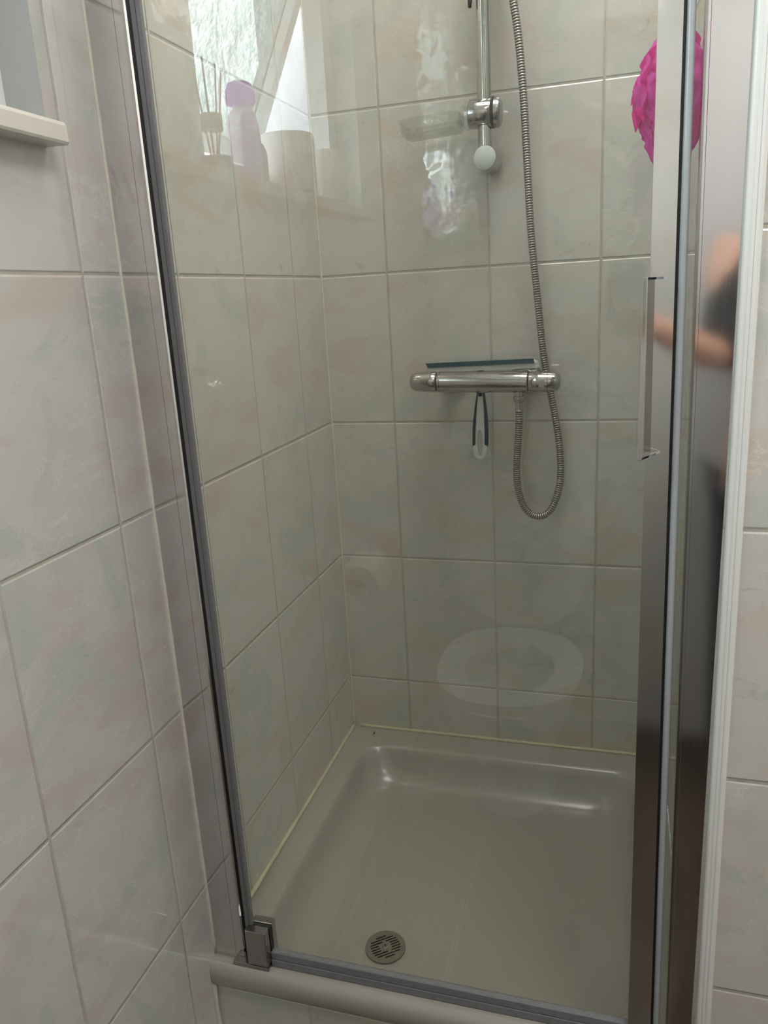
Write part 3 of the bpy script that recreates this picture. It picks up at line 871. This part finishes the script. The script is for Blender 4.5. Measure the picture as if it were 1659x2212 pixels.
# ruffled sheets of net standing out of the ball
bm = bmesh.new()
rnd = random.Random(5)
for q in range(13):
    dd = Vector((rnd.gauss(-0.5, 1), rnd.gauss(-0.4, 1), rnd.gauss(0, 1))).normalized()
    ta, tb = frame_basis(dd)
    ang0 = rnd.random()*6.28; wv = rnd.uniform(0.6, 0.95)
    cols = 22; rows = 7
    grid = []
    for i in range(cols):
        u = i/(cols-1)-0.5
        lat = ta*math.cos(ang0)+tb*math.sin(ang0)
        col = []
        for j in range(rows):
            h = 0.78 + 0.30*(j/(rows-1))*(math.cos(u*PI)**0.6 if abs(u) < 0.499 else 0)
            side = (ta*-math.sin(ang0)+tb*math.cos(ang0))*0.14*math.sin(i*1.3+q)*(j/(rows-1))
            dir_ = (dd + lat*u*2*wv + side).normalized()*h
            tp = 1.0 - 0.30*max(0, -dir_.z)**1.5 - 0.20*max(0, dir_.z)**2
            p_ = Vector((dir_.x*pr_.x*tp, dir_.y*pr_.y*tp, dir_.z*pr_.z*1.05))
            if pc.x + p_.x > 0.697: p_.x = 0.697-pc.x
            col.append(bm.verts.new(pc+p_))
        grid.append(col)
    for i in range(cols-1):
        for j in range(rows-1):
            bm.faces.new((grid[i][j], grid[i+1][j], grid[i+1][j+1], grid[i][j+1]))
part('ruffles', bm, M['puff_dark'], puff, True, label='folds of netting, their shading painted deeper pink')
part('cord', tube(bmesh.new(), catmull([(0.655, -0.40, 1.432), (0.668, -0.402, 1.47), (0.684, -0.403, 1.515)], 8), 0.0018, 8), M['white_plastic'], puff, True)
bm = lathe(bmesh.new(), (0.6992, -0.403, 1.518), (-1, 0, 0), [(0.018, 0), (0.017, 0.003), (0.006, 0.006), (0.005, 0.018), (0.007, 0.020), (0, 0.021)], 24)
hk = link('wall_hook', bm, M['chrome_fit'], None, True, 40)
hk['label'] = 'small round hook on the right shower wall above the pink puff'; hk['category'] = 'hook'

# ================================================================== WINDOW
win = bpy.data.objects.new('window_1', None); COL.objects.link(win)
win['kind'] = 'structure'; win['label'] = 'white framed window with rain glass and an open tilted sash'; win['category'] = 'window'
FX = -0.055
def wpart(name, bm, mat, parent=win, **k):
    o = link(name, bm, M[mat], parent, **k); return o
SILL = 1.3490
# sill board with rounded nose
prof = [(-0.100, 1.3295), (0.0290, 1.3265), (0.0305, 1.3290), (0.0305, 1.3440), (0.0285, 1.3480), (0.0250, SILL), (-0.100, SILL)]
bm = bmesh.new()
ra = [bm.verts.new((x, WY1-0.0045, z)) for x, z in prof if x <= 0]
rings2 = []
# straight extrusion of the nose, from the near end to the far end
for y in (-0.7935, -0.796, -1.7005, -1.703):
    e = 0.0012 if y in (-0.7935, -1.703) else 0
    rings2.append([bm.verts.new((x-(e if x > 0 else 0), y, z)) for x, z in prof])
bm.verts.remove(ra[0]); 
for v in ra[1:]: bm.verts.remove(v)
for q in range(3):
    for k in range(len(prof)):
        l = (k+1) % len(prof); bm.faces.new((rings2[q][k], rings2[q][l], rings2[q+1][l], rings2[q+1][k]))
bm.faces.new(rings2[0][::-1]); bm.faces.new(rings2[-1])
wpart('window_sill', bm, 'sill')
bm = bmesh.new()
box(bm, -0.100, -0.044, WY1-0.055, WY1-0.004, SILL, WZ1)             # near jamb of frame
box(bm, -0.100, FX, WY0+0.004, WY0+0.050, SILL, WZ1)             # far jamb
box(bm, -0.100, FX, WY0+0.050, WY1-0.055, SILL, SILL+0.040)      # bottom
box(bm, -0.100, FX, WY0+0.050, WY1-0.055, WZ1-0.050, WZ1-0.004)  # top
box(bm, -0.100, FX, WY0+0.050, WY1-0.055, 1.815, 1.860)          # transom
wpart('window_frame', bm, 'upvc')
# white panel added to mask the near side of the bright pane
wpart('mask_panel', bx(-0.095, -0.0445, -1.030, WY1-0.055, SILL+0.001, WZ1-0.05, bevel=0.002), 'upvc')
# fixed pane above the transom
wpart('pane', bx(-0.082, -0.078, WY0+0.050, -1.030, 1.860, WZ1-0.050), 'rain')
# tilted sash, hinged at the transom, bottom swung outwards
hz = 1.812; hxp = -0.070; tilt = math.radians(24.5); sh = 0.390
ysf, ysn = -1.622, -1.034
def sash_pt(y, s, d):   # s down the sash, d outwards thickness
    return (hxp - s*math.sin(tilt) - d*math.cos(tilt), y, hz - s*math.cos(tilt) + d*math.sin(tilt)*0.0 - d*0.0 + 0.0*s + d*-math.sin(tilt)*-1)
def sbox(bm, y0, y1, s0, s1, d0, d1):
    vs = [bm.verts.new(sash_pt(y, s, d)) for d in (d0, d1) for s in (s0, s1) for y in (y0, y1)]
    for f in ((0, 1, 3, 2), (4, 6, 7, 5), (0, 4, 5, 1), (2, 3, 7, 6), (0, 2, 6, 4), (1, 5, 7, 3)): bm.faces.new([vs[i] for i in f])
bm = bmesh.new()
sbox(bm, ysf, ysf+0.028, 0, sh, 0, 0.045)
sbox(bm, ysn-0.030, ysn, 0, sh, 0, 0.045)
sbox(bm, ysf+0.028, ysn-0.030, sh-0.040, sh, 0, 0.045)
sbox(bm, ysf+0.028, ysn-0.030, 0, 0.040, 0, 0.045)
sash = wpart('open_sash', bm, 'upvc')
bm = bmesh.new(); sbox(bm, ysf+0.028, ysn-0.030, 0.040, sh-0.040, 0.020, 0.024)
wpart('pane', bm, 'rain', sash)
bm = bmesh.new()
sbox(bm, ysf-0.040, ysf, 0.0, sh, 0.030, 0.045)  # grey lip: shade on the sash edge put into the colour
wpart('shaded_edge', bm, 'plaster', sash)

# ---- things on the sill
def place(name, label, cat, loc, group=None): return thing(name, label, cat, loc, group)
rd = place('reed_diffuser', 'small reed diffuser on the window sill, nearest the shower', 'reed diffuser', (-0.012, -1.000, SILL))
cxx, cyz = -0.012, -1.000
part('bottle', lathe(bmesh.new(), (cxx, cyz, SILL), (0, 0, 1), [(0.024, 0), (0.027, 0.003), (0.027, 0.040), (0.022, 0.052), (0.0145, 0.060), (0.0135, 0.066)], 32), M['thin_clear'], rd, True, 50)
part('perfume', lathe(bmesh.new(), (cxx, cyz, SILL+0.003), (0, 0, 1), [(0.024, 0), (0.024, 0.022)], 24), M['mauve'], rd, True, 50)
part('collar', lathe(bmesh.new(), (cxx, cyz, SILL+0.062), (0, 0, 1), [(0.0155, 0), (0.0165, 0.001), (0.0165, 0.022), (0.0155, 0.023)], 32), M['collar'], rd, True, 50)
for i in range(7):
    a = i*2*PI/7+0.3
    t0 = Vector((cxx+0.004*math.cos(a), cyz+0.004*math.sin(a), SILL+0.010)); t1 = Vector((cxx+0.020*math.cos(a), cyz+0.026*math.sin(a), SILL+0.150+0.008*math.sin(i*2)))
    part('reed', tube(bmesh.new(), [t0, t1], 0.0013, 6), M['reed'], rd)
lb = place('lotion_bottle', 'clear lilac bottle with a purple cap on the window sill', 'bottle', (-0.008, -1.100, SILL))
bm = lathe(bmesh.new(), (-0.008, -1.100, SILL), (0, 0, 1), [(0.024, 0), (0.028, 0.004), (0.029, 0.05), (0.027, 0.085), (0.021, 0.105), (0.014, 0.113), (0.014, 0.118)], 32, 0.75, 1.0)
part('body', bm, M['lilac_clear'], lb, True, 50)
part('lotion', lathe(bmesh.new(), (-0.004, -1.108, SILL+0.004), (0, 0, 1), [(0.015, 0), (0.016, 0.05), (0.012, 0.10)], 24, 0.7, 0.8), M['cap_purple'], lb, True, 50)
bm = lathe(bmesh.new(), (-0.008, -1.100, SILL+0.1165), (0, 0, 1), [(0.022, 0), (0.0235, 0.002), (0.0245, 0.008), (0.0225, 0.022), (0.0185, 0.031), (0.010, 0.034), (0, 0.0345)], 32)
part('cap', bm, M['cap_purple'], lb, True, 50, label='purple plastic cap')
tb = place('shampoo_bottle', 'dark plum bottle on the sill between the capped bottle and the paper rolls', 'bottle', (-0.020, -1.168, SILL))
part('body', lathe(bmesh.new(), (-0.020, -1.168, SILL), (0, 0, 1), [(0.017, 0), (0.0195, 0.003), (0.0195, 0.055), (0.014, 0.068), (0.009, 0.072)], 28), M['plum'], tb, True, 50)
part('cap', lathe(bmesh.new(), (-0.020, -1.168, SILL+0.071), (0, 0, 1), [(0.0105, 0), (0.0105, 0.016), (0.009, 0.018), (0, 0.018)], 24), M['plum'], tb, True, 50)
def paper_roll(loc, label, r=0.050, h=0.098):
    t = place('toilet_roll', label, 'toilet roll', loc, 'toilet rolls on the window sill')
    x, y, z = loc
    part('paper', lathe(bmesh.new(), loc, (0, 0, 1), [(0.021, 0.0), (r-0.002, 0), (r, 0.003), (r, h-0.004), (r-0.003, h), (0.021, h), (0.021, 0.001)], 48), M['paper'], t, True, 50)
    part('core', lathe(bmesh.new(), (x, y, z+0.0005), (0, 0, 1), [(0.0195, 0), (0.0205, 0), (0.0205, h-0.002), (0.0195, h-0.002), (0.0195, 0.0)], 32), M['card'], t, True, 50)
    return t
paper_roll((-0.004, -1.272, SILL), 'large pale toilet roll on the window sill beside the bottles', 0.0500, 0.098)
paper_roll((-0.004, -1.452, SILL), 'second toilet roll on the sill, farther from the shower', 0.0500, 0.094)

# ================================================================== ROOM BEHIND THE CAMERA (seen in the reflections)
wc_ = thing('toilet', 'white ceramic toilet with raised lid behind the viewer, seen reflected', 'toilet', (0.335, -1.75, FL))
tx = 0.335
bm = bmesh.new()
def oval(cx, cy, a, b, n=32, sq=2.4):
    out = []
    for i in range(n):
        t = i*2*PI/n; c, s = math.cos(t), math.sin(t)
        out.append((cx+a*abs(c)**(2/sq)*(1 if c > 0 else -1), cy+b*abs(s)**(2/sq)*(1 if s > 0 else -1)))
    return out
specs = [(FL+0.0, -1.78, 0.11, 0.17), (FL+0.10, -1.78, 0.10, 0.16), (FL+0.22, -1.74, 0.13, 0.21), (FL+0.34, -1.70, 0.175, 0.245), (FL+0.385, -1.70, 0.18, 0.25), (FL+0.39, -1.70, 0.172, 0.24), (FL+0.385, -1.68, 0.135, 0.185), (FL+0.30, -1.68, 0.115, 0.16), (FL+0.22, -1.70, 0.06, 0.09)]
rg = [[bm.verts.new((x, y, z)) for x, y in oval(tx, cy_, a, b)] for z, cy_, a, b in specs]
for q in range(len(rg)-1):
    for k in range(32):
        l = (k+1) % 32; bm.faces.new((rg[q][k], rg[q][l], rg[q+1][l], rg[q+1][k]))
bm.faces.new(rg[0][::-1]); bm.faces.new(rg[-1])
part('bowl', bm, M['ceramic'], wc_, True, 60)
def ringslab(cx, cy, a, b, ai, bi, cyi, z0, z1):
    bm = bmesh.new(); n = 40
    O0 = [bm.verts.new((x, y, z0)) for x, y in oval(cx, cy, a, b, n)]; O1 = [bm.verts.new((x, y, z1)) for x, y in oval(cx, cy, a, b, n)]
    I0 = [bm.verts.new((x, y, z0)) for x, y in oval(cx, cyi, ai, bi, n, 2.0)]; I1 = [bm.verts.new((x, y, z1)) for x, y in oval(cx, cyi, ai, bi, n, 2.0)]
    for k in range(n):
        l = (k+1) % n
        for A_, B_ in ((O0, O1), (O1, I1), (I1, I0), (I0, O0)): bm.faces.new((A_[k], A_[l], B_[l], B_[k]))
    return bm
part('seat', ringslab(tx, -1.68, 0.185, 0.225, 0.115, 0.145, -1.66, 0.195, 0.215), M['ceramic'], wc_, True, 40)
bm = bmesh.new()
O = [bm.verts.new((x, -1.915-(z-0.21)*0.12, z)) for x, z in oval(tx, 0.435, 0.183, 0.215, 40, 2.8)]
f = bm.faces.new(O); r_ = bmesh.ops.extrude_face_region(bm, geom=[f])
for v in [g for g in r_['geom'] if isinstance(g, bmesh.types.BMVert)]: v.co.y -= 0.018
part('lid', bm, M['ceramic'], wc_, True, 40, label='raised white lid')
for x in (tx-0.115, tx+0.115):
    part('hinge', lathe(bmesh.new(), (x-0.015, -1.902, 0.218), (1, 0, 0), [(0.008, 0), (0.009, 0.001), (0.009, 0.029), (0.008, 0.03)], 16), M['chrome_fit'], wc_, True, 40)
part('cistern', bx(0.135, 0.535, -2.145, -1.985, 0.16, 0.54, bevel=0.02, seg=3), M['ceramic'], wc_, True, 40)
hr = thing('toilet_roll_holder', 'white toilet roll on a chrome holder on the left wall', 'toilet roll holder', (0.0, -1.33, 0.56))
part('paper', lathe(bmesh.new(), (0.062, -1.395, 0.556), (0, 1, 0), [(0.021, 0), (0.052, 0), (0.052, 0.10), (0.021, 0.10), (0.021, 0.0)], 40), M['paper'], hr, True, 50)
bm = tube(bmesh.new(), catmull([(0.003, -1.42, 0.575), (0.055, -1.42, 0.560), (0.062, -1.41, 0.556), (0.062, -1.29, 0.556)], 8), 0.006, 14)
part('bracket', bm, M['chrome_fit'], hr, True, 60)
# white door in the rear wall
d1 = bpy.data.objects.new('door_1', None); COL.objects.link(d1); d1['kind'] = 'structure'; d1['label'] = 'white painted room door behind the viewer'; d1['category'] = 'door'
link('door_panel', bx(0.80, 1.55, RY-0.03, RY+0.012, FL, 1.80, bevel=0.003), M['white_door'], d1)
bm = bmesh.new(); box(bm, 0.74, 0.80, RY-0.03, RY+0.02, FL, 1.86); box(bm, 1.55, 1.61, RY-0.03, RY+0.02, FL, 1.86); box(bm, 0.80, 1.55, RY-0.03, RY+0.02, 1.80, 1.86)
link('door_frame', bm, M['white_door'], d1)
# embossed picture tile on the rear wall (its reflection hangs in the glass)
bm = bmesh.new()
ex0, ex1, ez0, ez1 = 0.446, 0.566, 1.255, 1.430
def bar(x0, x1, z0, z1, t=0.0016): box(bm, x0, x1, RY, RY+t, z0, z1)
bar(ex0, ex0+0.003, ez0, ez1); bar(ex1-0.003, ex1, ez0, ez1); bar(ex0, ex1, ez1-0.003, ez1); bar(ex0, ex1, ez0, ez0+0.003)
rnd = random.Random(3)
for i in range(34):
    x = rnd.uniform(ex0+0.012, ex1-0.012); z = rnd.uniform(ez0+0.006, ez1-0.05)
    lathe(bm, (x, RY, z), (0, 1, 0), [(rnd.uniform(0.004, 0.010), 0), (0.003, 0.002), (0, 0.0026)], 8, rnd.uniform(0.4, 1), 1)
et = link('decor_tile', bm, M['tile_rear'], None)
et['label'] = 'faint embossed leaf and berry panel on the rear wall tiles, seen reflected'; et['category'] = 'decorative tile'

# ---- phone, held where the picture is taken
ph = thing('smartphone', 'phone in a green-grey case with a pale ring, reflected in the glass', 'smartphone', CAM_LOC - CAM_U*0.040 - CAM_F*0.012)
RM = Matrix((CAM_R, CAM_U, CAM_F)).transposed()     # local x right, y up, z forward
PC = CAM_LOC - CAM_U*0.0400 + CAM_R*0.004 - CAM_F*0.0100
def cam_space(bm):
    for v in bm.verts: v.co = PC + RM @ v.co
    return bm
bm = bmesh.new()
pts_ = rrect(-0.0385, 0.0385, -0.077, 0.077, 0.012, 6)
lo = [bm.verts.new((x, y, -0.0045)) for x, y in pts_]; hi = [bm.verts.new((x, y, 0.0045)) for x, y in pts_]
for k in range(len(lo)):
    l = (k+1) % len(lo); bm.faces.new((lo[k], lo[l], hi[l], hi[k]))
bm.faces.new(lo[::-1]); bm.faces.new(hi)
part('case', cam_space(bm), M['phone'], ph)
bm = bmesh.new()
lathe(bm, (0, -0.004, 0.0046), (0, 0, 1), [(0.0205, 0), (0.0270, 0), (0.0270, 0.0005), (0.0205, 0.0005), (0.0205, 0)], 48)
box(bm, -0.0040, 0.0040, -0.052, -0.034, 0.0046, 0.0051)
part('magnet_ring', cam_space(bm), M['ring'], ph, label='pale ring printed on the case')
bm = lathe(bmesh.new(), (-0.022, 0.056, 0.0046), (0, 0, 1), [(0.006, 0), (0.006, 0.001), (0, 0.001)], 20)
part('lens', cam_space(bm), M['lens'], ph)

# ---- the photographer, standing to the right (seen only as coloured smears in the metal)
def skin_body(name, joints, bones, mat, parent, sub=2, label=None):
    me = bpy.data.meshes.new(name)
    me.from_pydata([j[0] for j in joints], bones, [])
    me.materials.append(mat)
    o = bpy.data.objects.new(name, me); COL.objects.link(o)
    sk = o.modifiers.new('skin', 'SKIN'); sk.use_smooth_shade = True
    for i, j in enumerate(joints):
        r = j[1]
        o.data.skin_vertices[0].data[i].radius = (r, r) if not isinstance(r, tuple) else r
    o.data.skin_vertices[0].data[0].use_root = True
    ss = o.modifiers.new('sub', 'SUBSURF'); ss.levels = sub; ss.render_levels = sub
    if parent.type == 'EMPTY': adopt(o, parent)
    else: o.parent = parent
    if label: o['label'] = label
    return o
me_p = thing('person', 'person in black top and dark trousers holding up a phone, seen reflected', 'person', (1.00, -1.85, FL))
J = [((1.00, -1.86, 0.72), 0.13),        # 0 pelvis
     ((1.00, -1.86, 0.92), 0.12),        # 1 waist
     ((0.99, -1.86, 1.12), (0.15, 0.12)),# 2 chest
     ((0.99, -1.86, 1.23), 0.085),       # 3 base of neck
     ((0.985, -1.85, 1.30), 0.052),      # 4 neck
     ((0.98, -1.83, 1.38), 0.080),       # 5 jaw
     ((0.98, -1.84, 1.48), 0.088),       # 6 cranium
     ((0.84, -1.83, 1.20), 0.055),       # 7 right-picture shoulder (near phone)
     ((0.80, -1.72, 0.98), 0.043),       # 8 elbow
     ((0.715, -1.635, 1.03), 0.034),     # 9 mid forearm
     ((0.650, -1.585, 1.065), 0.026),    # 10 wrist
     ((0.632, -1.575, 1.082), 0.027),    # 11 palm
     ((1.15, -1.88, 1.20), 0.055),       # 12 other shoulder
     ((1.21, -1.90, 0.93), 0.043),       # 13 elbow
     ((1.20, -1.80, 0.72), 0.030),       # 14 wrist
     ((1.20, -1.78, 0.66), 0.028),       # 15 palm
     ((0.91, -1.86, 0.66), 0.088),       # 16 hip
     ((0.90, -1.84, 0.27), 0.060),       # 17 knee
     ((0.90, -1.88, -0.12), 0.040),      # 18 ankle
     ((0.90, -1.76, -0.165), 0.034),     # 19 toes
     ((1.10, -1.86, 0.66), 0.088),
     ((1.10, -1.84, 0.27), 0.060),
     ((1.10, -1.88, -0.12), 0.040),
     ((1.10, -1.76, -0.165), 0.034)]
E_ = [(0, 1), (1, 2), (2, 3), (3, 4), (4, 5), (5, 6), (2, 7), (7, 8), (8, 9), (9, 10), (10, 11), (2, 12), (12, 13), (13, 14), (14, 15),
      (0, 16), (16, 17), (17, 18), (18, 19), (0, 20), (20, 21), (21, 22), (22, 23)]
# fingers round the phone, and on the resting hand
def finger(root, pts, r0):
    prev = root
    for i, p in enumerate(pts):
        J.append((p, r0*(1-0.12*i))); E_.append((prev, len(J)-1)); prev = len(J)-1
def lp(x, y, z): v = PC + RM @ Vector((x, y, z)); return (v.x, v.y, v.z)
for k, (yy, ln) in enumerate(((-0.022, 1.0), (-0.040, 1.08), (-0.058, 1.0), (-0.074, 0.85))):
    # from the palm behind the phone, across its bottom half, the tips curl onto the far edge
    finger(11, [lp(0.020, yy-0.006, -0.020), lp(-0.010*ln, yy, -0.019), lp(-0.034*ln, yy+0.003, -0.016), lp(-0.0475*ln, yy+0.004, -0.002)], 0.0088)
finger(11, [lp(0.047, -0.060, -0.004), lp(0.0485, -0.036, 0.006), lp(0.0440, -0.016, 0.0135)], 0.0098)
for k in range(4):
    xx = 1.182+0.014*k
    finger(15, [(xx, -1.772, 0.625), (xx, -1.762, 0.598-0.004*(k in (1, 2))), (xx, -1.770, 0.575-0.005*(k in (1, 2)))], 0.0080)
finger(15, [(1.172, -1.760, 0.645), (1.164, -1.748, 0.620)], 0.0088)
body = skin_body('body', J, E_, M['skin'], me_p)
T = [((1.00, -1.86, 0.92), (0.155, 0.130)), ((1.00, -1.86, 0.74), (0.165, 0.140)), ((0.99, -1.86, 1.11), (0.175, 0.135)), ((0.99, -1.86, 1.22), 0.10),
     ((0.845, -1.83, 1.19), 0.072), ((0.815, -1.735, 1.00), 0.062), ((0.785, -1.700, 0.995), 0.054), ((1.145, -1.88, 1.19), 0.072), ((1.20, -1.90, 0.98), 0.060)]
skin_body('black_top', T, [(0, 1), (0, 2), (2, 3), (2, 4), (4, 5), (5, 6), (2, 7), (7, 8)], M['shirt'], me_p, label='black long top with short sleeves')
Tr = [((1.00, -1.86, 0.72), (0.155, 0.145)), ((0.91, -1.86, 0.62), 0.108), ((0.90, -1.84, 0.27), 0.080), ((0.90, -1.88, -0.10), 0.062), ((1.10, -1.86, 0.62), 0.108), ((1.10, -1.84, 0.27), 0.080), ((1.10, -1.88, -0.10), 0.062)]
skin_body('trousers', Tr, [(0, 1), (1, 2), (2, 3), (0, 4), (4, 5), (5, 6)], M['jeans'], me_p)
# face
for s in (-1, 1):
    part('eye', lathe(bmesh.new(), (0.98+s*0.030, -1.760, 1.445), (0, 1, 0), [(0.010, 0), (0.008, 0.004), (0, 0.006)], 14), M['lens'], me_p, True)
    part('ear', lathe(bmesh.new(), (0.98+s*0.080, -1.845, 1.435), (s, 0, 0), [(0.018, 0), (0.022, 0.006), (0.012, 0.010), (0, 0.008)], 14, 1.0, 0.7), M['skin'], me_p, True)
part('nose', tube(bmesh.new(), [Vector((0.98, -1.762, 1.452)), Vector((0.98, -1.748, 1.418)), Vector((0.98, -1.756, 1.408))], 0.010, 10, radf=lambda i: (0.007, 0.012, 0.011)[i]), M['skin'], me_p, True)
part('mouth', tube(bmesh.new(), [Vector((0.958, -1.762, 1.378)), Vector((0.98, -1.754, 1.376)), Vector((1.002, -1.762, 1.378))], 0.004, 8), M['puff_dark'], me_p, True)
bm = bmesh.new(); bmesh.ops.create_icosphere(bm, subdivisions=4, radius=1.0)
for v in bm.verts:
    d = v.co.copy(); f = 1+0.05*noise.noise(d*6)
    v.co = Vector((0.98+d.x*0.098*f, -1.865+d.y*0.092*f, 1.475+d.z*(0.095 if d.z > 0 else 0.13)*f))
part('hair', bm, M['hair'], me_p, True)
